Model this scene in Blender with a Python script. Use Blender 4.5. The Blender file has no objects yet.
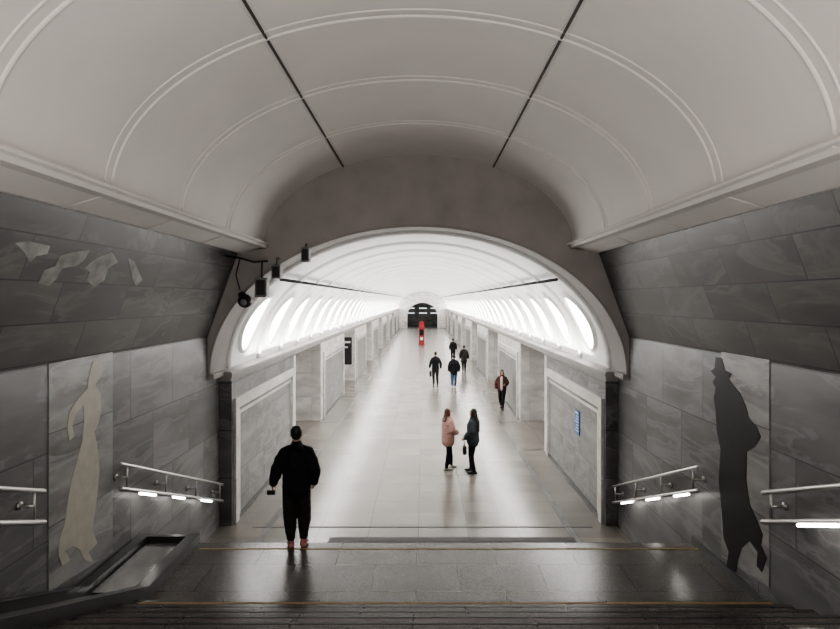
import bpy, bmesh, math, random
from mathutils import Vector, Matrix, noise
random.seed(4)
S=bpy.context.scene
CX,CZ,F=0.09,4.65,607.0
try: S.view_settings.look='AgX - Medium High Contrast'
except Exception as e: print(e)
# ---------------------------------------------------------------- materials
def nm(name):
    m=bpy.data.materials.new(name); m.use_nodes=True
    nt=m.node_tree; b=nt.nodes['Principled BSDF']; return m,nt,b
def plain(name,col,rough=.5,metal=0,var=.0,vs=20,bump=0,spec=.5):
    m,nt,b=nm(name); b.inputs['Roughness'].default_value=rough; b.inputs['Metallic'].default_value=metal; b.inputs['Specular IOR Level'].default_value=spec
    tc=nt.nodes.new('ShaderNodeTexCoord'); n=nt.nodes.new('ShaderNodeTexNoise'); n.inputs['Scale'].default_value=vs; n.inputs['Detail'].default_value=4
    nt.links.new(tc.outputs['Object'],n.inputs['Vector'])
    r=nt.nodes.new('ShaderNodeValToRGB'); a=1-var; c=1+var
    r.color_ramp.elements[0].position=.3; r.color_ramp.elements[1].position=.7
    r.color_ramp.elements[0].color=(col[0]*a,col[1]*a,col[2]*a,1); r.color_ramp.elements[1].color=(min(1,col[0]*c),min(1,col[1]*c),min(1,col[2]*c),1)
    nt.links.new(n.outputs['Fac'],r.inputs['Fac']); nt.links.new(r.outputs['Color'],b.inputs['Base Color'])
    if bump:
        bp=nt.nodes.new('ShaderNodeBump'); bp.inputs['Strength'].default_value=bump; bp.inputs['Distance'].default_value=.01
        nt.links.new(n.outputs['Fac'],bp.inputs['Height']); nt.links.new(bp.outputs['Normal'],b.inputs['Normal'])
    return m
def emit(name,col,st):
    m,nt,b=nm(name); b.inputs['Base Color'].default_value=(*col,1)
    b.inputs['Emission Color'].default_value=(*col,1); b.inputs['Emission Strength'].default_value=st; return m
def stone(name,c1,c2,vein,amt,tw,th,mort,rough,ns=1.0,offset=.5,ms=.008,rot=.7,spec=.5,speck=0):
    m,nt,b=nm(name); N=nt.nodes.new; L=nt.links.new
    b.inputs['Roughness'].default_value=rough; b.inputs['Specular IOR Level'].default_value=spec
    tc=N('ShaderNodeTexCoord')
    br=N('ShaderNodeTexBrick'); br.offset=offset; br.inputs['Scale'].default_value=1
    br.inputs['Brick Width'].default_value=tw; br.inputs['Row Height'].default_value=th
    br.inputs['Mortar Size'].default_value=ms; br.inputs['Mortar Smooth'].default_value=.1; br.inputs['Bias'].default_value=0
    br.inputs['Color1'].default_value=(*c1,1); br.inputs['Color2'].default_value=(*c2,1); br.inputs['Mortar'].default_value=(*mort,1)
    L(tc.outputs['UV'],br.inputs['Vector'])
    mp=N('ShaderNodeMapping'); mp.inputs['Rotation'].default_value=(rot,rot*.4,rot*.3); mp.inputs['Scale'].default_value=(1,.55,2.0)
    L(tc.outputs['Object'],mp.inputs['Vector'])
    add=N('ShaderNodeVectorMath'); add.operation='MULTIPLY_ADD'; L(br.outputs['Color'],add.inputs[0]); add.inputs[1].default_value=(60,60,60); L(mp.outputs[0],add.inputs[2])
    n=N('ShaderNodeTexNoise'); n.inputs['Scale'].default_value=.8*ns; n.inputs['Detail'].default_value=10; n.inputs['Roughness'].default_value=.6; n.inputs['Distortion'].default_value=.8
    L(add.outputs[0],n.inputs['Vector'])
    r=N('ShaderNodeValToRGB'); e=r.color_ramp.elements; e[0].position=.495; e[0].color=(0,0,0,1); e[1].position=.60; e[1].color=(.0,0,0,1)
    k=e.new(.525); k.color=(1,1,1,1)
    L(n.outputs['Fac'],r.inputs['Fac'])
    n2=N('ShaderNodeTexNoise'); n2.inputs['Scale'].default_value=1.3*ns; n2.inputs['Detail'].default_value=6; L(add.outputs[0],n2.inputs['Vector'])
    m2=N('ShaderNodeMapRange'); m2.inputs['From Min'].default_value=.3; m2.inputs['From Max'].default_value=.7; m2.inputs['To Min'].default_value=1-.9*amt; m2.inputs['To Max'].default_value=1+.8*amt
    L(n2.outputs['Fac'],m2.inputs['Value'])
    mu=N('ShaderNodeVectorMath'); mu.operation='SCALE'; L(br.outputs['Color'],mu.inputs[0]); L(m2.outputs[0],mu.inputs['Scale'])
    f=N('ShaderNodeMath'); f.operation='MULTIPLY'; f.inputs[1].default_value=amt; L(r.outputs['Color'],f.inputs[0])
    inv=N('ShaderNodeMath'); inv.operation='SUBTRACT'; inv.inputs[0].default_value=1; L(br.outputs['Fac'],inv.inputs[1])
    f2=N('ShaderNodeMath'); f2.operation='MULTIPLY'; L(f.outputs[0],f2.inputs[0]); L(inv.outputs[0],f2.inputs[1])
    mx=N('ShaderNodeMix'); mx.data_type='RGBA'; L(f2.outputs[0],mx.inputs['Factor']); L(mu.outputs[0],mx.inputs['A']); mx.inputs['B'].default_value=(*vein,1)
    out=mx.outputs['Result']
    if speck:
        n3=N('ShaderNodeTexNoise'); n3.inputs['Scale'].default_value=90; n3.inputs['Detail'].default_value=2; L(tc.outputs['Object'],n3.inputs['Vector'])
        m3=N('ShaderNodeMapRange'); m3.inputs['From Min'].default_value=.35; m3.inputs['From Max'].default_value=.65; m3.inputs['To Min'].default_value=1-speck; m3.inputs['To Max'].default_value=1+speck
        L(n3.outputs['Fac'],m3.inputs['Value']); s3=N('ShaderNodeVectorMath'); s3.operation='SCALE'; L(out,s3.inputs[0]); L(m3.outputs[0],s3.inputs['Scale']); out=s3.outputs[0]
    L(out,b.inputs['Base Color'])
    return m
M={}
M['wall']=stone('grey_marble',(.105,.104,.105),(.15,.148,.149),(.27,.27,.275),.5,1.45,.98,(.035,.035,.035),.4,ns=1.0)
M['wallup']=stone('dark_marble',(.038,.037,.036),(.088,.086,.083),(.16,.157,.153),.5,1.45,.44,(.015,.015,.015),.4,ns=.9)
M['light']=stone('white_marble',(.60,.58,.56),(.66,.64,.62),(.42,.42,.42),.3,1.2,.9,(.36,.36,.36),.35,ns=1.0,ms=.004)
M['panel']=stone('grey_panel_marble',(.11,.11,.108),(.15,.15,.147),(.25,.25,.25),.6,1.3,1.0,(.05,.05,.05),.3,ns=1.2)
M['floor']=stone('floor_granite',(.20,.184,.166),(.23,.211,.19),(.17,.156,.142),.2,1.0,.7,(.11,.10,.09),.22,ns=.6,offset=0,ms=.006,speck=.15)
M['stair']=stone('stair_granite',(.088,.078,.070),(.11,.098,.087),(.065,.058,.053),.3,1.1,.75,(.03,.028,.025),.27,ns=1.2,speck=.5)
M['dark']=stone('dark_floor_granite',(.04,.04,.04),(.05,.05,.05),(.07,.07,.07),.3,2,2,(.03,.03,.03),.3,speck=.3)
M['vault']=plain('white_plaster',(.80,.77,.745),.85,var=.03,vs=1.2)
M['vault2']=plain('bright_plaster',(.82,.82,.81),.8,var=.02,vs=1.0)
M['lintel']=plain('grey_stucco',(.40,.375,.36),.9,var=.13,vs=1.4,bump=.2)
M['ring']=plain('shaded_ring_plaster',(.33,.315,.305),.9,var=.08,vs=1.4)  # vault plaster with the unlit entry's shade put into the colour; cornice shares it
M['seam']=plain('seam_dark',(.05,.045,.045),.6,var=.3)
M['black']=plain('black_metal',(.02,.02,.02),.45,.3,var=.1)
M['steel']=plain('brushed_steel',(.55,.54,.53),.3,.95,var=.06,vs=40)
M['greybox']=plain('grey_housing',(.18,.18,.18),.5,var=.1)
M['yellow']=plain('tan_nosing',(.30,.22,.08),.6,var=.25,vs=15)
M['lamp']=emit('lamp_glow',(1,.98,.95),12.0)
M['led']=emit('led_glow',(1,.97,.9),14)
M['strip']=emit('strip_glow',(.9,.95,1),3)
M['beige']=plain('beige_stone',(.46,.44,.38),.5,var=.12,vs=6)
M['blackstone']=plain('black_stone',(.008,.008,.009),.5,var=.3,vs=6,spec=.2)
M['lightpanel']=stone('pale_grey_marble',(.22,.222,.215),(.25,.25,.245),(.38,.38,.38),.6,3,1.05,(.1,.1,.1),.4,ns=1.4)
M['inlay']=plain('pale_inlay',(.27,.27,.25),.5,var=.5,vs=5)
M['blue']=plain('blue_sign',(.03,.16,.5),.4,var=.05)
M['white']=plain('white_paint',(.7,.7,.7),.5,var=.03)
M['red']=plain('red_paint',(.25,.010,.018),.4,var=.1)
M['ramp']=plain('ramp_metal',(.42,.42,.41),.16,.85,var=.12,vs=5)
# ---------------------------------------------------------------- helpers
def finish(bm,name,mat,kind=None,label=None,cat=None,group=None,smooth=False,uv=True,origin='base'):
    bmesh.ops.recalc_face_normals(bm,faces=bm.faces)
    bm.normal_update()
    if uv:
        l=bm.loops.layers.uv.verify()
        for f in bm.faces:
            n=f.normal; ax=max(range(3),key=lambda i:abs(n[i]))
            for lp in f.loops:
                c=lp.vert.co
                lp[l].uv=(c.y,c.z) if ax==0 else ((c.x,c.z) if ax==1 else (c.x,c.y))
    for f in bm.faces: f.smooth=smooth
    me=bpy.data.meshes.new(name); 
    o=bpy.data.objects.new(name,me)
    if origin=='base' and bm.verts:
        xs=[v.co.x for v in bm.verts]; ys=[v.co.y for v in bm.verts]; zs=[v.co.z for v in bm.verts]
        p=Vector(((min(xs)+max(xs))/2,(min(ys)+max(ys))/2,min(zs)))
        for v in bm.verts: v.co-=p
        o.location=p
    bm.to_mesh(me); bm.free()
    me.materials.append(M[mat] if isinstance(mat,str) else mat)
    if kind:o['kind']=kind
    if label:o['label']=label
    if cat:o['category']=cat
    if group:o['group']=group
    S.collection.objects.link(o); return o
def par(c,p):
    c.parent=p; c.location=c.location-p.location
def box(bm,x0,x1,y0,y1,z0,z1):
    v=[bm.verts.new(p) for p in ((x0,y0,z0),(x1,y0,z0),(x1,y1,z0),(x0,y1,z0),(x0,y0,z1),(x1,y0,z1),(x1,y1,z1),(x0,y1,z1))]
    for q in ((0,1,2,3),(4,5,6,7),(0,1,5,4),(1,2,6,5),(2,3,7,6),(3,0,4,7)): bm.faces.new([v[i] for i in q])
def bevel(bm,w=.01,seg=2):
    bmesh.ops.bevel(bm,geom=[e for e in bm.edges],offset=w,segments=seg,affect='EDGES',profile=.5)
def sweep_y(bm,prof,y0,y1,closed=False,ny=1):
    rings=[]
    for k in range(ny+1):
        y=y0+(y1-y0)*k/ny
        rings.append([bm.verts.new((x,y,z)) for x,z in prof])
    n=len(prof)
    for a,b in zip(rings,rings[1:]):
        for i in range(n if closed else n-1):
            j=(i+1)%n; bm.faces.new((a[i],a[j],b[j],b[i]))
    if closed:
        bm.faces.new(rings[0]); bm.faces.new(rings[-1][::-1])
def tube(bm,pts,rads,side=(1,0,0),n=12,cap=True,round_cap=False):
    pts=[Vector(p) for p in pts]; rads=[(r,r) if not isinstance(r,(tuple,list)) else r for r in rads]
    side=Vector(side); rings=[]
    P=[];R=[];T=[]
    m=len(pts)
    for i in range(m):
        t=(pts[min(i+1,m-1)]-pts[max(i-1,0)]).normalized(); P.append(pts[i]);R.append(rads[i]);T.append(t)
    if round_cap:
        a,b=R[0],R[-1]; ra=min(a);rb=min(b)
        P=[P[0]-T[0]*ra*.9,P[0]-T[0]*ra*.6]+P+[P[-1]+T[-1]*rb*.6,P[-1]+T[-1]*rb*.9]
        R=[(a[0]*.35,a[1]*.35),(a[0]*.78,a[1]*.78)]+R+[(b[0]*.78,b[1]*.78),(b[0]*.35,b[1]*.35)]
        T=[T[0],T[0]]+T+[T[-1],T[-1]]
    for p,r,t in zip(P,R,T):
        s=side-t*side.dot(t)
        if s.length<1e-3: s=Vector((0,1,0))-t*t.y
        s.normalize(); u=t.cross(s)
        rings.append([bm.verts.new(p+s*(r[0]*math.cos(2*math.pi*k/n))+u*(r[1]*math.sin(2*math.pi*k/n))) for k in range(n)])
    for a,b in zip(rings,rings[1:]):
        for k in range(n): bm.faces.new((a[k],a[(k+1)%n],b[(k+1)%n],b[k]))
    if cap: bm.faces.new(rings[0][::-1]); bm.faces.new(rings[-1])
def ell(bm,c,r,mat=None,seg=16):
    mm=Matrix.Translation(Vector(c))@Matrix.Diagonal((r[0],r[1],r[2],1))
    if mat: mm=mat@mm
    bmesh.ops.create_uvsphere(bm,u_segments=seg,v_segments=seg*3//4,radius=1,matrix=mm)
def poly_plate(bm,pts,nrm,th):
    nrm=Vector(nrm).normalized()
    vs=[bm.verts.new(p) for p in pts]; f=bm.faces.new(vs)
    r=bmesh.ops.extrude_face_region(bm,geom=[f]); nv=[g for g in r['geom'] if isinstance(g,bmesh.types.BMVert)]
    for v in nv: v.co+=nrm*th
    bmesh.ops.triangulate(bm,faces=[f for f in bm.faces if len(f.verts)>4])
def plane_pt(u,v,p,n):
    d=Vector(((u-423)/F,1,-(v-300)/F)); o=Vector((CX,0,CZ)); p=Vector(p); n=Vector(n)
    return o+d*((p-o).dot(n)/d.dot(n))
# ---------------------------------------------------------------- dimensions
W=3.85; WS=4.1; YP=11.8; YB=12.5; YE=100.0
LZ=1.05
VA,VZ,VB=3.0,5.69,1.78    # stair vault (springs from behind the cornice lip)
HA,HZ,HB=4.08,3.19,2.93    # hall vault
def eV(t,a=VA,z=VZ,b=VB): return (a*math.cos(t),z+b*math.sin(t))
def eH(t,a=HA,b=HB): return (a*math.cos(t),HZ+b*math.sin(t))
# hall floor
bm=bmesh.new(); box(bm,-11,11,11.0,YE+14,-.2,0); finish(bm,'floor','floor','structure')
# stairs and landings
def steps():
    prof=[(-4,LZ+.14*9)]
    for k in range(9,0,-1):
        yk=7.0-.378*(k-1)
        prof.append((yk,LZ+.14*k)); prof.append((yk,LZ+.14*(k-1)))
    y=8.99; z=LZ
    for k in range(7):
        prof.append((y,z)); z-=.15; prof.append((y,max(z,0))); y+=.378
    return prof
pr=steps()
bm=bmesh.new()
a=[bm.verts.new((-WS-.05,y,z)) for y,z in pr]; b=[bm.verts.new((WS+.05,y,z)) for y,z in pr]
for i in range(len(pr)-1): bm.faces.new((a[i],a[i+1],b[i+1],b[i]))
finish(bm,'floor_stairs','stair','structure')
ti=1
def trim(bm,mat,smooth=False):
    global ti
    o=finish(bm,'trim_%d'%ti,mat,'structure',smooth=smooth); ti+=1; return o
for (y,z,x1) in ((8.76,LZ,WS-.02),(6.9,LZ+.14,WS-.02)):
    bm=bmesh.new(); box(bm,-3.15,x1,y,y+.045,z,z+.004); trim(bm,'yellow')
for k in range(2,9):
    bm=bmesh.new(); box(bm,-3.15,WS-.02,7.0-.378*(k-1)-.06,7.0-.378*(k-1)-.03,LZ+.14*k,LZ+.14*k+.003); trim(bm,'dark')
# side walls
for s,nme in ((-1,'left'),(1,'right')):
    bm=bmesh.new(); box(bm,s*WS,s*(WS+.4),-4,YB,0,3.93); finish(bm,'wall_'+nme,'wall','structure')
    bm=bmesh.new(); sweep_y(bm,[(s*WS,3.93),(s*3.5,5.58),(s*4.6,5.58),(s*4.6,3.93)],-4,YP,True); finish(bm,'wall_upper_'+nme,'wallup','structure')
    bm=bmesh.new(); sweep_y(bm,[(s*3.52,5.57),(s*3.42,5.56),(s*2.93,5.71),(s*2.89,5.72),(s*2.88,5.74),(s*2.90,5.76),(s*2.93,5.76),(s*2.95,5.66),(s*3.6,5.66)],-4,YP,True)
    finish(bm,'trim_cornice','vault','structure')
    for yy in (.7,2.45,4.2,5.95,7.7,9.6,11.5):
        bm=bmesh.new(); tube(bm,[(s*3.44,yy,5.555),(s*2.92,yy,5.715)],[.014,.014],(0,1,0),8); trim(bm,'vault',True)
    bm=bmesh.new(); box(bm,s*WS,s*(WS-.03),7.0,9.0,LZ,LZ+.1); finish(bm,'baseboard_'+nme,'dark','structure')
bm=bmesh.new(); box(bm,-4.6,4.6,-4.4,-4,0,8); finish(bm,'wall_back','wall','structure')
# stair vault
bm=bmesh.new(); sweep_y(bm,[eV(math.pi*k/72) for k in range(73)],-4,YP,ny=8); finish(bm,'ceiling_stair_vault','vault','structure',smooth=True)
def arc(bm,a,z0,b,y,r,t0=0,t1=math.pi,n=64,off=0,rr=None):
    pts=[((a-off)*math.cos(t0+(t1-t0)*k/n),y,z0+(b-off)*math.sin(t0+(t1-t0)*k/n)) for k in range(n+1)]
    tube(bm,pts,[(r if rr is None else (rr,r))]*(n+1),(0,1,0),8)
for yy in (.7,2.45,4.2,5.95,7.7,9.6):
    bm=bmesh.new(); arc(bm,VA,VZ,VB,yy-.07,.014); arc(bm,VA,VZ,VB,yy+.07,.022); trim(bm,'vault',True)
for s in (-1,1):
    x=s*1.46; z=VZ+VB*math.sqrt(1-(x/VA)**2)
    bm=bmesh.new(); tube(bm,[(x,-4,z-.003),(x,YP,z-.003)],[.016,.016],n=8); trim(bm,'seam')
    for k in (-1,1):
        xx=x+k*.04; z=VZ+VB*math.sqrt(1-(xx/VA)**2); bm=bmesh.new(); tube(bm,[(xx,-4,z),(xx,YP,z)],[.01,.01],n=8); trim(bm,'vault')
# lintel with arched opening
outl=[(WS,HZ-.001),(WS,3.93),(3.5,5.58),(VA+.02,5.66)]+[eV(math.pi*k/60) for k in range(61)]+[(-VA-.02,5.66),(-3.5,5.58),(-WS,3.93),(-WS,HZ-.001)]
def hit(th):
    d=Vector((math.cos(th),math.sin(th))); best=None
    for p,q in zip(outl,outl[1:]):
        p=Vector(p)-Vector((0,HZ)); q=Vector(q)-Vector((0,HZ)); e=q-p
        den=d.x*e.y-d.y*e.x
        if abs(den)<1e-9: continue
        t=(p.x*e.y-p.y*e.x)/den; u=(p.x*d.y-p.y*d.x)/den
        if t>0 and -1e-6<=u<=1+1e-6: best=t if best is None else max(best,t)
    return d*(best if best else WS)
bm=bmesh.new(); A=[];B=[];C=[]
NN=120
for k in range(NN+1):
    t=math.pi*k/NN; ix,iz=eH(t); th=math.atan2(iz-HZ,ix)
    if k==0: th=1e-4
    if k==NN: th=math.pi-1e-4
    h=hit(th); A.append(bm.verts.new((h.x,YP,HZ+h.y))); B.append(bm.verts.new((ix*.995,YP,HZ+(iz-HZ)*.99))); C.append(bm.verts.new((ix,YP+.12,iz)))
for k in range(NN):
    bm.faces.new((A[k],A[k+1],B[k+1],B[k])); bm.faces.new((B[k],B[k+1],C[k+1],C[k]))
finish(bm,'wall_lintel','lintel','structure')
bm=bmesh.new(); arc(bm,HA*.995,HZ,HB*.99,YP,.025); trim(bm,'lintel',True)
# hall vault: an unlit entry ring with its shade painted in as grey, then the bright ribbed vault
bm=bmesh.new(); sweep_y(bm,[eH(math.pi*k/72) for k in range(73)],YP,13.0,ny=2); finish(bm,'ceiling_entry_ring','ring','structure',smooth=True)
bm=bmesh.new(); sweep_y(bm,[eH(math.pi*k/72) for k in range(73)],13.0,YE,ny=30); finish(bm,'ceiling_hall_vault','vault2','structure',smooth=True)
P=2.34
ny=int((YE-13)/P)
bm=bmesh.new()
for k in range(ny+1): arc(bm,HA,HZ,HB,12.95+P*k,.075,n=40,rr=.10)
trim(bm,'vault2',True)
for s in (-1,1):
    bm=bmesh.new(); sweep_y(bm,[(s*4.15,3.2),(s*3.84,3.18),(s*3.81,3.16),(s*3.81,3.10),(s*3.84,2.99),(s*4.15,2.99)],YB-.1,YE,True); finish(bm,'trim_hall_cornice','ring','structure')
    bm=bmesh.new(); box(bm,s*3.98,s*4.14,YP,YB-.1,3.1,3.2); finish(bm,'trim_arch_foot','ring','structure')
    z=HZ+HB*math.sqrt(1-(3.0/HA)**2)-.08
    bm=bmesh.new(); tube(bm,[(s*3.0,13.2,z),(s*3.0,YE-.1,z)],[.035,.035],n=8)
    finish(bm,'cable_rail','black',label='thin black cable rail running along the white vault',cat='rail',smooth=True)
    bm=bmesh.new(); box(bm,s*WS,s*11,YB,YE,3.0,3.4); finish(bm,'ceiling_platform','vault','structure')
    bm=bmesh.new(); box(bm,s*11,s*11.3,YB,YE,0,3.4); finish(bm,'wall_platform','panel','structure')
    bm=bmesh.new(); box(bm,s*(WS+.4),s*11.3,YB-.3,YB-.02,0,3.4); finish(bm,'wall_platform_end','panel','structure')
    for k in range(1,8):
        y0=11.7*k
        bm=bmesh.new()
        ya,yb=y0+.2,y0+6.8
        for (x0,x1,p,q) in ((3.0,3.12,ya-.3,yb+.3),(3.0,W,ya-.42,ya-.3),(3.0,W,yb+.3,yb+.42)):
            box(bm,s*x0,s*x1,p,q,0,.003)
        trim(bm,'panel')
# end wall with arched opening
bm=bmesh.new(); A=[];B=[];C=[]
for k in range(61):
    t=math.pi*k/60; A.append(bm.verts.new((HA*math.cos(t),YE,HZ+HB*math.sin(t)))); B.append(bm.verts.new((2.5*math.cos(t),YE,2.0+2.2*math.sin(t)))); C.append(bm.verts.new((2.5*math.cos(t),YE+1,2.0+2.2*math.sin(t))))
for k in range(60):
    bm.faces.new((A[k],A[k+1],B[k+1],B[k])); bm.faces.new((B[k],B[k+1],C[k+1],C[k]))
for s,i in ((1,0),(-1,60)):
    b0=bm.verts.new((s*2.5,YE,0)); a0=bm.verts.new((s*HA,YE,0)); bm.faces.new((A[i],B[i],b0,a0))
    c0=bm.verts.new((s*2.5,YE+1,0)); bm.faces.new((B[i],C[i],c0,b0))
finish(bm,'wall_end','light','structure')
bm=bmesh.new(); box(bm,-6,6,YE+12,YE+12.3,0,5); finish(bm,'wall_far','panel','structure')
for s in (-1,1):
    bm=bmesh.new(); box(bm,s*6,s*6.3,YE+1,YE+12,0,5); finish(bm,'wall_far_side','panel','structure')
bm=bmesh.new(); box(bm,-6,6,YE+1,YE+12,5,5.2); finish(bm,'ceiling_far','panel','structure')
for k,z in enumerate((3.1,2.2)):
    for x in (-2.2,0.1,2.2):
        y=YE+11.9
        bm=bmesh.new(); box(bm,x-.7,x+.7,y,y+.1,z,z+.08); finish(bm,'strip_light','strip',label='small glowing strip light on the dark far wall',cat='light',group='strip lights beyond the end arch')
# ---------------------------------------------------------------- pillars
def pillar(s,y0,y1,lab):
    first=y0<13
    bm=bmesh.new(); box(bm,s*W,s*6.4,y0,y1,0,2.98)
    o=finish(bm,'pillar','wall' if first else 'light',label=lab,cat='pillar',group='marble pylons lining the hall')
    ya,yb=(y0+.12 if first else y0+.5),y1-.4
    xi=s*(W+.01)
    def sub(name,mat,lst,dx):
        bm=bmesh.new()
        for (p,q,r,t) in lst: box(bm,xi,s*(W-dx),p,q,r,t)
        c=finish(bm,name,mat); par(c,o); return c
    sub('frame','light',((ya,ya+.22,.001,2.60),(yb-.22,yb,.001,2.60),(ya+.22,yb-.22,2.38,2.60)),.06)
    sub('inner_frame','light',((ya+.30,ya+.37,.1,2.30),(yb-.37,yb-.30,.1,2.30),(ya+.37,yb-.37,2.23,2.30)),.035)
    sub('panel','panel',((ya+.22,yb-.22,.1,2.38),),.015)
    sub('plinth','dark',((ya+.22,yb-.22,.001,.1),),.04)
    if first: sub('edge_pilaster','light',((yb+.1,y1-.002,.001,2.95),),.02)
    return o
for s in (-1,1):
    pillar(s,YB,18.7,'wide grey marble wall block with white framed panel')
    for k in range(1,8):
        y0=11.7*k+11.7; pillar(s,y0,min(y0+7,YE-.01),'pale marble pylon with framed grey panel') if y0+1<YE else None
# ---------------------------------------------------------------- oval lamps
def oval(s,y,tw):
    tc_,th=math.radians(19),math.radians(12.5)
    def pt(a,r,off):
        t=tc_+th*r*math.sin(a); x=(HA-off)*math.cos(t); z=HZ+(HB-off)*math.sin(t)
        return Vector((s*x,y+tw*r*math.cos(a),z))
    n=28
    bm=bmesh.new(); ring=[]
    for k in range(n):
        a=2*math.pi*k/n
        ring.append([bm.verts.new(pt(a,r,o)) for r,o in ((1.16,0.0),(1.13,.06),(1.04,.07),(1.0,.03),(1.0,.0))])
    for k in range(n):
        p,q=ring[k],ring[(k+1)%n]
        for i in range(4): bm.faces.new((p[i],p[i+1],q[i+1],q[i]))
    o=finish(bm,'wall_lamp','vault2',label='tall oval glowing lamp niche with white rim on the vault',cat='lamp',group='oval lamps along the vault',smooth=True)
    bm=bmesh.new(); c=bm.verts.new(pt(0,0,.045)); R1=[bm.verts.new(pt(2*math.pi*k/n,.6,.04)) for k in range(n)]; R2=[bm.verts.new(pt(2*math.pi*k/n,1.0,.02)) for k in range(n)]
    for k in range(n):
        j=(k+1)%n; bm.faces.new((c,R1[k],R1[j])); bm.faces.new((R1[k],R2[k],R2[j],R1[j]))
    d=finish(bm,'diffuser','lamp',smooth=True); par(d,o); return o,d
for s in (-1,1):
    o,d=oval(s,13.95 if s<0 else 14.2,.52 if s<0 else .57)
    for k in range(1,ny):
        o2=o.copy(); o2.location.y=o.location.y+P*k; S.collection.objects.link(o2)
        d2=d.copy(); d2.parent=o2; S.collection.objects.link(d2)
# ---------------------------------------------------------------- handrails
def handrail(s,y0,z0,y1,z1,leds,lab):
    x=s*3.94; g=.33
    def zz(y): return z0+(z1-z0)*(y-y0)/(y1-y0)
    bm=bmesh.new(); tube(bm,[(x,y0,z0),(x,y1,z1)],[.026,.026],n=12,round_cap=True)
    o=finish(bm,'handrail','steel',label=lab,cat='handrail',smooth=True)
    bm=bmesh.new(); tube(bm,[(x,y0,z0-g),(x,y1,z1-g)],[.03,.03],n=12,round_cap=True); c=finish(bm,'lower_rail','steel',smooth=True); par(c,o)
    n=4
    for k in range(n):
        y=y0+(y1-y0)*(.04+.92*k/(n-1))
        bm=bmesh.new(); z=zz(y)
        tube(bm,[(s*4.1,y,z-.16),(x,y,z-.16)],[.018,.018],(0,1,0),8)
        tube(bm,[(x,y,z),(x,y,z-g)],[.014,.014],(1,0,0),8)
        tube(bm,[(s*4.1,y,z-.16),(s*4.08,y,z-.16)],[.045,.045],(0,1,0),12)
        c=finish(bm,'bracket','steel',smooth=True); par(c,o)
    for (p,q) in leds:
        bm=bmesh.new(); tube(bm,[(x-s*.02,p,zz(p)-g-.035),(x-s*.02,q,zz(q)-g-.035)],[.018,.018],n=8)
        c=finish(bm,'lamp_strip','led',smooth=True); c['label']='glowing white lamp strip'; par(c,o)
handrail(-1,8.1,2.46,12.2,.94,((8.6,9.1),(9.75,10.2),(11.0,11.5)),'double steel handrail with glowing lamps on grey marble wall')
handrail(1,8.5,2.31,12.3,.87,((8.75,9.25),(9.85,10.4),(11.1,11.7)),'double steel handrail with glowing lamps on grey marble wall')
handrail(-1,2.5,4.0,6.45,2.62,((3.8,4.3),(3.0,3.4)),'double steel handrail descending beside the upper steps')
handrail(1,2.9,3.92,6.87,2.47,((5.6,6.2),(4.2,4.8),(3.2,3.7)),'double steel handrail descending beside the upper steps')
# ---------------------------------------------------------------- wall silhouettes
NR=(-1,0,0); NL=(1,0,0)
def art(px,bg,x,n,mat,lab):
    bm=bmesh.new(); poly_plate(bm,[plane_pt(u,v,(x,0,0),n) for u,v in bg],n,.01)
    o=finish(bm,'wall_relief','lightpanel',label=lab,cat='wall art')
    bm=bmesh.new(); poly_plate(bm,[plane_pt(u,v,(x+n[0]*.01,0,0),n) for u,v in px],n,.006)
    c=finish(bm,'silhouette',mat); par(c,o)
art([(716,357),(722,358),(725,370),(732,374),(729,379),(733,385),(740,393),(746,406),(749,418),(757,427),(761,437),(755,447),(747,452),(746,480),(750,505),(757,520),(763,535),(761,545),(767,558),(762,572),(757,566),(758,552),(750,541),(742,548),(738,560),(736,572),(727,566),(729,552),(724,538),(722,510),(719,480),(721,450),(717,430),(716,410),(714,398),(716,388),(713,382),(716,377),(711,371),(715,368)],
    [(722,345),(770,357),(770,588),(722,556)],WS,NR,'blackstone','black stone silhouette of figure in hat and long coat')
art([(93,361),(99,360),(103,366),(102,374),(97,381),(95,386),(100,393),(101,410),(98,424),(94,432),(97,445),(99,470),(97,495),(94,515),(92,530),(97,543),(88,552),(93,562),(84,560),(79,549),(72,546),(65,551),(70,560),(62,566),(58,556),(59,540),(64,525),(67,505),(71,480),(77,460),(82,440),(84,420),(83,406),(75,414),(72,426),(74,436),(69,441),(67,428),(69,412),(78,398),(87,389),(88,380),(90,370)],
    [(112,352),(48,364),(48,592),(112,552)],-WS,NL,'beige','beige stone silhouette of dancing woman in long dress')
pl=Vector((-WS,0,3.93)); nl=Vector((1.65,0,-.6)).normalized()
pl2=pl+nl*.0005
for q in ([(15,243),(28,241),(50,246),(47,254),(36,256),(30,262),(24,252)],[(60,256),(72,252),(90,250),(84,260),(76,266),(62,268),(56,279),(48,286),(38,283),(44,270),(55,266)],[(96,258),(104,255),(112,252),(118,262),(108,268),(104,280),(94,287),(86,280),(90,272),(84,268)],[(128,258),(134,261),(138,270),(142,280),(136,286),(132,278)]):
    bm=bmesh.new(); poly_plate(bm,[plane_pt(u,v,pl2,nl) for u,v in q],nl,.004)
    finish(bm,'stone_inlay','inlay',label='pale stone fragment inlaid in dark marble wall',cat='wall art',group='pale stone inlays')
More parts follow.
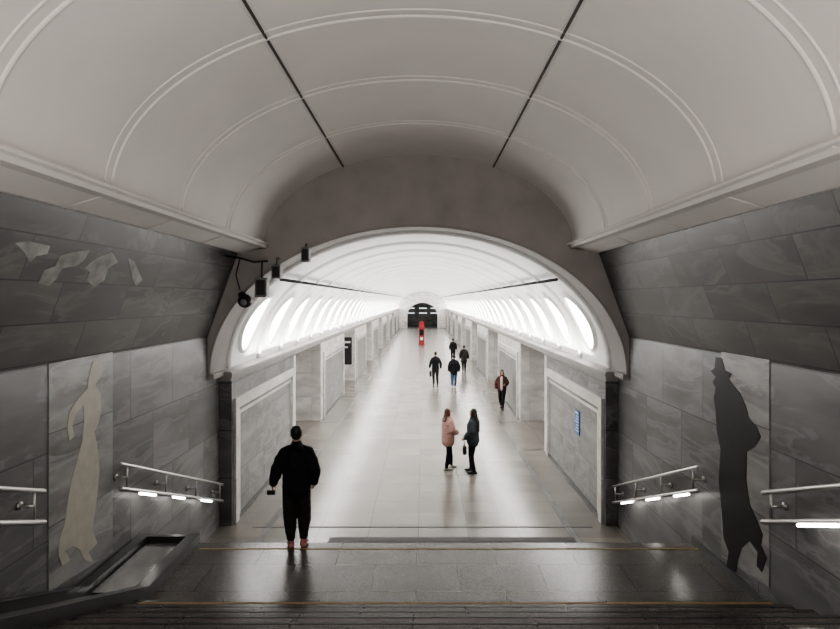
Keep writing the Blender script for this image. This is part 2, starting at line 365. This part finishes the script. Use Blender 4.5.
# ---------------------------------------------------------------- small fixtures
def pxp(u,v,D): return Vector((CX+(u-423)*D/F,D,CZ-(v-300)*D/F))
D=11.2
bm=bmesh.new(); pts=[plane_pt(236,258,pl,nl),pxp(240,258,D),pxp(254,262,D),pxp(268,261,D)]; pts[0].y=D; tube(bm,pts,[.02]*4,(0,1,0),8)
tube(bm,[pxp(262,261,D),pxp(262,278,D)],[.018,.018],(0,1,0),8); tube(bm,[pxp(240,258,D),pxp(236,275,D),pxp(240,290,D)],[.014]*3,(0,1,0),8)
mast=finish(bm,'camera_bracket','black',label='black metal bracket on wall holding devices',cat='bracket',smooth=True)
def dev(u,v,w,h,name,lab,cat,stem=None,DD=D):
    c=pxp(u,v,DD); bm=bmesh.new(); box(bm,c.x-w/2,c.x+w/2,DD-.1,DD+.1,c.z-h/2,c.z+h/2); bevel(bm,.015)
    o=finish(bm,name,'greybox',label=lab,cat=cat)
    bm=bmesh.new(); box(bm,c.x-w*.36,c.x+w*.36,DD-.108,DD-.1,c.z-h*.38,c.z+h*.38); k=finish(bm,'front_grille','black'); par(k,o)
    if stem:
        bm=bmesh.new(); t=pxp(u,stem,DD); tube(bm,[t,(c.x,DD,c.z+h/2)],[.014,.014],(0,1,0),8); tube(bm,[t,(c.x,YP,t.z)],[.014,.014],(0,0,1),8); k=finish(bm,'stem','black'); par(k,o)
    return o
dev(262,287.5,.22,.36,'loudspeaker','grey box loudspeaker hanging under the bracket','loudspeaker')
dev(277,272,.17,.26,'loudspeaker','small grey box loudspeaker by the arch','loudspeaker',258,11.6)
dev(306,255,.15,.28,'loudspeaker','small grey box device hanging at arch edge','loudspeaker',244,11.69)
bm=bmesh.new(); c=pxp(245,301,D); ell(bm,c,(.13,.13,.13)); o=finish(bm,'security_camera','black',label='black dome security camera hanging from bracket',cat='camera',smooth=True)
bm=bmesh.new(); tube(bm,[c+Vector((-.05,0,.1)),c+Vector((-.08,0,.16))],[.08,.05],(0,1,0),12); k=finish(bm,'mount','black'); par(k,o)
bm=bmesh.new(); ell(bm,c+Vector((0,-.08,-.02)),(.07,.07,.07)); k=finish(bm,'lens_cover','greybox',smooth=True); par(k,o)
# floor grates
bm=bmesh.new(); box(bm,-3.4,3.55,12.40,12.46,0,.004); finish(bm,'floor_grate','seam',label='thin dark drain channel across pale granite floor',cat='grate')
bm=bmesh.new(); box(bm,-1.74,3.04,11.63,11.89,0,.006)
for k in range(94):
    x=-1.7+k*.05; box(bm,x,x+.03,11.66,11.86,.006,.012)
finish(bm,'floor_grate','seam',label='black slotted mat grate at foot of steps',cat='grate')
# blue sign on right block
bm=bmesh.new(); box(bm,W-.016,W-.034,14.5,14.9,1.4,1.98); o=finish(bm,'wall_sign','blue',label='small blue notice sign with white lines on marble',cat='sign')
bm=bmesh.new()
for i in range(6): box(bm,W-.034,W-.038,14.56,14.84-.05*(i%3),1.48+.07*i,1.505+.07*i)
box(bm,W-.034,W-.038,14.56,14.84,1.9,1.94)
c=finish(bm,'lettering','white'); par(c,o)
# dark hanging sign at left passage
bm=bmesh.new(); box(bm,-4.0,-3.55,31.0,31.12,1.35,2.75); bevel(bm,.02); o=finish(bm,'hanging_sign','black',label='tall black information sign hanging at passage opening',cat='sign')
bm=bmesh.new(); 
for x in (-3.97,-3.87): box(bm,x-.015,x+.015,31.04,31.08,2.75,3.0)
c=finish(bm,'hanger','steel'); par(c,o)
bm=bmesh.new(); box(bm,-3.93,-3.62,30.99,31.0,2.45,2.55); box(bm,-3.93,-3.75,30.99,31.0,2.2,2.28); c=finish(bm,'marking','white'); par(c,o)
# red information column
c0=Vector((-.05,63,0))
bm=bmesh.new(); box(bm,c0.x-.36,c0.x+.36,62.8,63.2,0,.12); bevel(bm,.02); o=finish(bm,'information_column','red',label='tall red information column standing mid hall',cat='information stand')
bm=bmesh.new(); box(bm,c0.x-.28,c0.x+.28,62.86,63.14,.12,1.95); bevel(bm,.04); c=finish(bm,'body','red'); par(c,o)
bm=bmesh.new(); box(bm,c0.x-.2,c0.x+.2,62.85,62.86,1.0,1.6); c=finish(bm,'screen','blackstone'); par(c,o)
bm=bmesh.new(); tube(bm,[(c0.x,62.9,2.18),(c0.x,63.1,2.18)],[.28,.28],(1,0,0),24); c=finish(bm,'round_sign','red'); par(c,o)
bm=bmesh.new(); box(bm,c0.x-.14,c0.x+.14,62.84,62.86,.5,.8); c=finish(bm,'notice','white'); par(c,o)
# pram ramp beside the stairs, left
sl=.37
def rampz(y): return LZ+.06+max(0,(7.3-y))*sl
def rail_strip(bm,x0,x1,ys,h0,h1):
    A=[]
    for y in ys:
        z=rampz(y); A.append([bm.verts.new((x0,y,z+h0)),bm.verts.new((x1,y,z+h0)),bm.verts.new((x1,y,z+h1)),bm.verts.new((x0,y,z+h1))])
    for a,b in zip(A,A[1:]):
        for i in range(4): j=(i+1)%4; bm.faces.new((a[i],a[j],b[j],b[i]))
    bm.faces.new(A[0]); bm.faces.new(A[-1][::-1])
ys=[8.95,7.3,6.5,5.5,4.3]
bm=bmesh.new(); rail_strip(bm,-4.07,-3.22,ys,-.06,-.01); o=finish(bm,'pram_ramp','dark',label='dark stone pram ramp with raised curbs beside steps',cat='ramp')
for x0,x1 in ((-4.07,-3.93),(-3.36,-3.2)):
    bm=bmesh.new(); rail_strip(bm,x0,x1,ys,-.01,.1); c=finish(bm,'curb','dark'); par(c,o)
bm=bmesh.new(); box(bm,-3.93,-3.36,8.85,8.95,LZ,LZ+.15); c=finish(bm,'end_curb','dark'); par(c,o)
bm=bmesh.new(); rail_strip(bm,-3.9,-3.4,[8.8,7.3],-.01,.02); c=finish(bm,'metal_plate','ramp'); par(c,o)
# ---------------------------------------------------------------- people
def cloth(name,col,rough=.85): 
    return plain(name,col,rough,var=.18,vs=14,bump=.15,spec=.25)
SK=plain('skin',(.5,.3,.22),.5,var=.05)
def remesh(bm,name,mat,vox,sm=4,wr=0,seed=0,dec=None):
    me=bpy.data.meshes.new('tmp'); bmesh.ops.recalc_face_normals(bm,faces=bm.faces); bm.to_mesh(me); bm.free()
    o=bpy.data.objects.new('tmp',me); S.collection.objects.link(o)
    r=o.modifiers.new('r','REMESH'); r.mode='VOXEL'; r.voxel_size=vox
    s=o.modifiers.new('s','SMOOTH'); s.factor=.5; s.iterations=sm
    dg=bpy.context.evaluated_depsgraph_get(); m2=bpy.data.meshes.new_from_object(o.evaluated_get(dg)); m2.name=name
    bpy.data.objects.remove(o); 
    if wr:
        for v in m2.vertices:
            p=v.co; k=noise.noise(Vector((p.x*9+seed,p.y*9,p.z*13)))+.5*noise.noise(Vector((p.x*22,p.y*22+seed,p.z*30)))
            v.co=p+v.normal*k*wr
    m2.materials.clear(); m2.materials.append(mat)
    m2.polygons.foreach_set('use_smooth',[True]*len(m2.polygons))
    o=bpy.data.objects.new(name,m2); S.collection.objects.link(o); return o
def hand(bm,w,d,n,side,curl,sc=1):
    d=d.normalized(); n=(n-d*n.dot(d)).normalized(); t=d.cross(n); 
    if t.dot(side)<0: t=-t
    tube(bm,[w-d*.02,w+d*.03,w+d*.085],[(.026,.02),(.036,.017),(.04,.015)],t,10,round_cap=True)
    for i,(o,l) in enumerate(((.028,.072),(.0095,.08),(-.0095,.075),(-.028,.06))):
        p=w+d*.085+t*o; pts=[p-d*.02]; ang=0
        pts.append(p)
        for seg in (.45,.3,.25):
            ang+=curl*(1+.1*i); v=d*math.cos(ang)+n*math.sin(ang); p=p+v*l*seg; pts.append(p)
        tube(bm,pts,[.0095,.0095,.009,.0085,.0075],t,8,round_cap=True)
    p=w+d*.03+t*.03; q=p+(t*.7+d*.6+n*.4).normalized()*.035; r=q+(t*.25+d*.9+n*.5).normalized()*.03; u=r+(d+n*.6).normalized()*.022
    tube(bm,[p-t*.02,q,r,u],[.013,.011,.0095,.008],n,8,round_cap=True)
def human(loc,rot,H,lab,pose,outf,vox=.011):
    k=H/1.75; near=vox<.0125
    g=dict(ankL=(-.10,0,.08),ankR=(.10,0,.08),kneL=(-.10,.03,.49),kneR=(.10,.03,.49),elL=(-.25,-.03,1.14),elR=(.25,-.03,1.14),wrL=(-.26,.06,.90),wrR=(.26,.06,.90),
           head=0,curl=.35,hL=None,hR=None,toeL=0,toeR=0,lean=0,tilt=0)
    g.update(pose); V={q:Vector(v) if isinstance(v,tuple) else v for q,v in g.items()}
    fem=outf.get('fem',0); sw=.145 if fem else .165
    ln=V['lean']
    def T(z): return Vector((0,ln*(z-.9),0))
    hd=Matrix.Translation(Vector((0,ln*.65,1.52)))@Matrix.Rotation(V['head'],4,'Z')@Matrix.Rotation(V['tilt'],4,'X')@Matrix.Translation(Vector((0,0,-1.52)))
    sh={-1:Vector((-sw,0,1.395))+T(1.41),1:Vector((sw,0,1.395))+T(1.41)}
    hip={-1:Vector((-.09,0,.90)),1:Vector((.09,0,.90))}
    bm=bmesh.new()
    tube(bm,[Vector((0,0,z))+T(z) for z in (.88,.96,1.08,1.25,1.36,1.43,1.48,1.56)],[(.13,.09),(.155,.105),(.125,.088),(.15,.105),(.16,.1),(.11,.075),(.06,.058),(.054,.056)],n=16,round_cap=True)
    for s,e,w,hv in ((-1,V['elL'],V['wrL'],V['hL']),(1,V['elR'],V['wrR'],V['hR'])):
        a=sh[s]; tube(bm,[a,a.lerp(e,.4),e,e.lerp(w,.35),w],[.05,.046,.037,.038,.025],(0,1,0),12,round_cap=True)
        d=(hv if hv else (w-e)); hand(bm,w,d,Vector((-s,.15,0)),Vector((0,1,0)),V['curl'])
    for s,kn,an,te in ((-1,V['kneL'],V['ankL'],V['toeL']),(1,V['kneR'],V['ankR'],V['toeR'])):
        a=hip[s]; tube(bm,[a,a.lerp(kn,.4),kn,kn.lerp(an,.35)+Vector((0,-.015,0)),an],[.085,.078,.052,.054,.036],(1,0,0),12,round_cap=True)
        tube(bm,[an+Vector((0,-.04,-.04)),an+Vector((0,.10,-.045)),an+Vector((0,.14,-.05))],[(.032,.03),(.036,.025),(.03,.015)],(1,0,0),10,round_cap=True)
    def E(c,r): ell(bm,c,r,hd,16)
    E((0,-.008,1.655),(.076,.094,.098)); E((0,.028,1.60),(.058,.062,.078)); E((0,.05,1.552),(.032,.034,.024))
    E((0,.098,1.612),(.012,.018,.014)); E((0,.088,1.635),(.009,.012,.028)); E((0,.072,1.667),(.055,.02,.012))
    E((.078,0,1.628),(.011,.02,.033)); E((-.078,0,1.628),(.011,.02,.033)); E((0,.088,1.578),(.024,.01,.009))
    body=remesh(bm,'person',SK,.009 if near else .0115,2)
    bits=[]
    for s in (-1,1):
        bm=bmesh.new(); ell(bm,(s*.031,.078,1.642),(.013,.008,.008),hd,10); bits.append(remesh_none(bm,'eye',M['blackstone']))
    bm=bmesh.new(); ell(bm,(0,.094,1.577),(.023,.008,.008),hd,10); bits.append(remesh_none(bm,'lips',M['lips']))
    bm=bmesh.new(); tube(bm,[(0,0,.88),(0,0,.95),(0,0,1.04)],[(.14,.105),(.168,.12),(.15,.105)],n=16,round_cap=True)
    lw=outf.get('leg',.006); up=outf.get('cuff',0)
    for s,kn,an in ((-1,V['kneL'],V['ankL']),(1,V['kneR'],V['ankR'])):
        a=hip[s]; tube(bm,[a,a.lerp(kn,.4),kn,kn.lerp(an,.4),an+Vector((0,-.01,up))],[.1+lw*.3,.092+lw*.5,.068+lw,.064+lw*.8,.05+lw*.5],(1,0,0),14,round_cap=True)
    bits.append(remesh(bm,'trousers',outf['tm'],vox,4,.008,loc[0]*7))
    for s,an,te in ((-1,V['ankL'],V['toeL']),(1,V['ankR'],V['toeR'])):
        bm=bmesh.new(); R=Matrix.Rotation(te,3,'X'); Rz=Matrix.Rotation(-s*.12,3,'Z')
        def q(x,y,z): return an+Rz@(R@Vector((x,y,z)))
        tube(bm,[q(0,-.075,-.045),q(0,-.04,-.035),q(0,.05,-.037),q(0,.12,-.048),q(0,.175,-.055)],[(.038,.032),(.05,.046),(.052,.044),(.054,.032),(.038,.022)],(1,0,0),14,round_cap=True)
        tube(bm,[q(0,-.02,-.04),q(0,-.015,.02)],[(.05,.052),(.048,.052)],(1,0,0),12,round_cap=True)
        for v in bm.verts:
            if te==0 and v.co.z<.004: v.co.z=.004
        bits.append(remesh(bm,'shoe',outf['sm'],.009,2))
    bm=bmesh.new(); j=outf.get('puff',.018); hem=outf.get('hem',.84)
    zs=[hem,.96,1.08,1.25,1.34,1.39,1.435,1.48]; rr=[(.16,.12),(.16,.118),(.15,.105),(.16,.115),(.165,.108),(.15,.10),(.105,.08),(.065,.062)]
    if hem>.9: zs=zs[:1]+zs[2:]; rr=rr[:1]+rr[2:]
    if hem<.8: zs=[hem]+[.84]+zs[1:]; rr=[(.18,.135)]+rr
    tube(bm,[Vector((0,0,z))+T(z) for z in zs],[(a+j*(1 if z<1.38 else .6),b+j*(1 if z<1.38 else .6)) for (a,b),z in zip(rr,zs)],n=20,round_cap=True)
    for s,e,w in ((-1,V['elL'],V['wrL']),(1,V['elR'],V['wrR'])):
        a=sh[s]; w2=e.lerp(w,.95); tube(bm,[a+Vector((-s*.05,0,.022)),a,a.lerp(e,.4),e,e.lerp(w2,.4),w2],[.042+j*.5,.050+j*.6,.052+j*.9,.044+j,.042+j,.03+j*.8],(0,1,0),14,round_cap=True)
    if outf.get('hood'): ell(bm,(0,-.08,1.455),(.10,.055,.055))
    tube(bm,[Vector((0,-.005,1.46))+T(1.47),Vector((0,0,1.52))+T(1.53)],[(.075,.07),(.066,.066)],n=14)
    bits.append(remesh(bm,'jacket',outf['jm'],vox,6,.009 if not outf.get('quilt') else .004,loc[0]*5))
    if outf.get('quilt'):
        for v in bits[-1].data.vertices: v.co+=v.normal*.010*abs(math.sin(v.co.z*math.pi/.075))
    bm=bmesh.new(); E2=lambda c,r: ell(bm,c,r,hd,18)
    hs=outf.get('hair','short')
    E2((0,-.018,1.672),(.085,.098,.095)); 
    if hs=='short': E2((0,-.045,1.625),(.072,.062,.065))
    else:
        E2((0,-.05,1.61),(.083,.06,.09))
        for s in (-1,1): E2((s*.07,-.005,1.60),(.022,.05,.09))
        zz=outf.get('hairlen',1.2)
        tube(bm,[hd@Vector((0,-.06,1.62)),hd@Vector((0,-.09,1.50)),Vector((0,-.145,1.40)),Vector((0,-.165,zz))],[(.085,.05),(.10,.045),(.12,.035),(.085,.02)],n=14,round_cap=True)
    bits.append(remesh(bm,'hair',outf['hm'],.009 if near else .012,2,.004,3))
    if outf.get('top'):
        bm=bmesh.new(); tube(bm,[Vector((0,.075,z))+T(z) for z in (.9,1.1,1.25,1.36,1.43)],[(.085,.105),(.08,.10),(.08,.115),(.075,.108),(.05,.08)],n=14,round_cap=True)
        bits.append(remesh(bm,'shirt',outf['top'],.012,2))
    for b in bits:
        b.parent=body; b.data.transform(Matrix.Scale(k,4))
    body.data.transform(Matrix.Scale(k,4))
    body.location=Vector(loc); body.rotation_euler=(0,0,rot)
    body['label']=lab; body['category']='person'
    return body
def remesh_none(bm,name,mat):
    me=bpy.data.meshes.new(name); bm.to_mesh(me); bm.free(); me.materials.append(mat)
    o=bpy.data.objects.new(name,me); S.collection.objects.link(o)
    for f in me.polygons: f.use_smooth=True
    return o
M['lips']=plain('lips',(.4,.12,.1),.5)
blk=cloth('black_cloth',(.010,.010,.012)); char=cloth('charcoal_cloth',(.022,.021,.019)); jean=cloth('blue_denim',(.04,.075,.14))
pink=cloth('pink_cloth',(.46,.29,.25)); teal=cloth('slate_cloth',(.045,.055,.062)); maroon=cloth('maroon_cloth',(.075,.028,.022)); whitec=cloth('white_cloth',(.55,.53,.5))
hb=plain('black_hair',(.01,.009,.008),.45,var=.3,vs=60); hbr=plain('brown_hair',(.10,.045,.025),.45,var=.3,vs=60)
shb=plain('black_shoe',(.015,.015,.015),.5); shw=plain('white_shoe',(.5,.48,.45),.5,var=.1); shr=plain('red_shoe',(.45,.20,.19),.6,var=.2)
def at(u,D,z=0): return (CX+(u-423)*D/F,D,z)
human(at(296.5,8.85,LZ),.12,1.76,'person in black jacket standing at stair edge, back turned',
      dict(elL=(-.28,-.06,1.13),wrL=(-.335,.05,.92),elR=(.265,-.07,1.13),wrR=(.25,.05,.92),ankL=(-.08,0,.08),ankR=(.10,.04,.08),kneL=(-.10,.03,.49),kneR=(.11,.05,.49),curl=.5),
      dict(tm=char,jm=blk,sm=shr,hm=hb,puff=.042,leg=.03,hem=.83,hood=1,cuff=.07),.011)
human(at(448,16.7),-1.15,1.66,'person in pink quilted jacket talking, brown hair',
      dict(elL=(-.22,.02,1.15),wrL=(-.15,.19,1.1),elR=(.22,.02,1.15),wrR=(.16,.19,1.08),ankL=(-.10,.16,.08),kneL=(-.10,.11,.49),ankR=(.11,-.10,.08),kneR=(.1,-.02,.49)),
      dict(tm=blk,jm=pink,sm=shw,hm=hbr,puff=.06,quilt=1,fem=1,hair='long',hairlen=1.4,hem=.80,hood=1),.012)
human(at(473,16.35),1.2,1.72,'person in slate jacket with long black hair talking',
      dict(elL=(-.24,-.02,1.15),wrL=(-.24,.14,1.0),elR=(.24,-.02,1.15),wrR=(.21,.12,.96),ankL=(-.12,-.06,.08),ankR=(.12,.10,.08),kneR=(.11,.07,.49)),
      dict(tm=blk,jm=teal,sm=shb,hm=hb,puff=.055,fem=1,hair='long',hairlen=1.15,hem=.86),.012)
human(at(502,25.9),math.pi-.25,1.67,'person in maroon jacket and white top walking forward',
      dict(elL=(-.25,-.04,1.15),wrL=(-.17,.17,1.12),elR=(.25,-.06,1.14),wrR=(.26,-.02,.92),ankL=(-.06,.26,.09),kneL=(-.08,.17,.49),ankR=(.07,-.28,.13),kneR=(.09,.02,.47),toeR=-.5),
      dict(tm=blk,jm=maroon,sm=shb,hm=hb,puff=.045,fem=1,hair='long',hairlen=1.35,hem=.9,top=whitec),.014)
human(at(435.5,33.2),.1,1.82,'person in dark clothes walking away with bag',
      dict(elL=(-.27,-.06,1.15),wrL=(-.30,.06,.93),elR=(.26,-.1,1.15),wrR=(.27,-.05,.9),ankL=(-.07,.2,.09),kneL=(-.09,.15,.49),ankR=(.08,-.22,.12),kneR=(.09,.0,.47),toeR=-.4),
      dict(tm=char,jm=blk,sm=shb,hm=hb,puff=.03,hem=.86),.015)
human(at(454,32),.0,1.76,'person in black jacket and blue jeans walking away',
      dict(ankL=(-.08,-.2,.12),kneL=(-.09,.0,.47),toeL=-.4,ankR=(.08,.2,.09),kneR=(.09,.15,.49)),
      dict(tm=jean,jm=blk,sm=shw,hm=hb,puff=.045,hem=.82,hood=1),.015)
human(at(464,39),.0,1.74,'person in dark coat walking away down the hall',
      dict(ankL=(-.08,-.18,.12),kneL=(-.09,.0,.47),toeL=-.4,ankR=(.08,.2,.09),kneR=(.09,.15,.49)),
      dict(tm=char,jm=char,sm=shb,hm=hb,puff=.03,hem=.72),.016)
human(at(453,46),.0,1.74,'person in black clothes walking beside another in the hall',
      dict(ankL=(-.08,.2,.09),kneL=(-.09,.15,.49),ankR=(.08,-.18,.12),kneR=(.09,0,.47),toeR=-.4),
      dict(tm=char,jm=blk,sm=shb,hm=hb,puff=.025,hem=.84),.016)
# things held
def held(p,sx,sy,sz,name,lab,cat,mat,strap=None,r=.02):
    bm=bmesh.new(); box(bm,p[0]-sx/2,p[0]+sx/2,p[1]-sy/2,p[1]+sy/2,p[2]-sz/2,p[2]+sz/2); bevel(bm,r,3); o=finish(bm,name,mat,label=lab,cat=cat,smooth=True)
    if strap:
        bm=bmesh.new(); n=12; pts=[(p[0],p[1]+sy*.35*math.cos(math.pi*i/n),p[2]+sz/2+strap*math.sin(math.pi*i/n)) for i in range(n+1)]
        tube(bm,pts,[.008]*(n+1),(1,0,0),8); c=finish(bm,'strap',mat); par(c,o)
a=at(271,8.93,LZ); held((a[0]+.0,a[1],LZ+.77),.12,.03,.07,'smartphone','dark phone held in a hand','phone',shb,r=.01)
a=at(464.5,16.15); held((a[0],a[1],.66),.10,.22,.22,'handbag','small black handbag hanging from a hand','bag',shb,strap=.12,r=.03)
a=at(430.5,33.2); held((a[0],a[1],.62),.12,.3,.3,'bag','dark bag carried in a hand','bag',shb,strap=.1,r=.03)
# ---------------------------------------------------------------- lights
def area(name,loc,rot,sx,sy,e,col=(1,1,1)):
    l=bpy.data.lights.new(name,'AREA'); l.shape='RECTANGLE'; l.size=sx; l.size_y=sy; l.energy=e; l.color=col
    o=bpy.data.objects.new(name,l); o.location=loc; o.rotation_euler=rot; S.collection.objects.link(o); return o
for s in (-1,1):
    for k in range(4):
        L0=(YE-14.5)/4; y=14.3+L0*(k+.5)
        area('cove_light',(s*3.9,y,3.24),(0,math.pi-s*.45,0),.12,L0,560,(1,.98,.95))
    for k in range(8):
        y0=19+11.7*k
        if y0<YE-5: area('platform_light',(s*7.5,y0+2.3,2.95),(0,0,0),3,3,90,(1,.96,.91))
area('upper_hall_light',(0,-1.2,3.6),(math.radians(152),0,0),5,3,340,(1,.945,.90))
w=bpy.data.worlds.new('World'); S.world=w; w.use_nodes=True; w.node_tree.nodes['Background'].inputs[0].default_value=(.5,.5,.52,1); w.node_tree.nodes['Background'].inputs[1].default_value=.05
# camera
cd=bpy.data.cameras.new('Camera'); cam=bpy.data.objects.new('Camera',cd); S.collection.objects.link(cam)
cd.sensor_width=36; cd.lens=36*F/840; cd.shift_x=-3/840; cd.shift_y=-14.5/840; cd.clip_end=300
cam.location=(CX,0,CZ); cam.rotation_euler=(math.pi/2,0,0); S.camera=cam
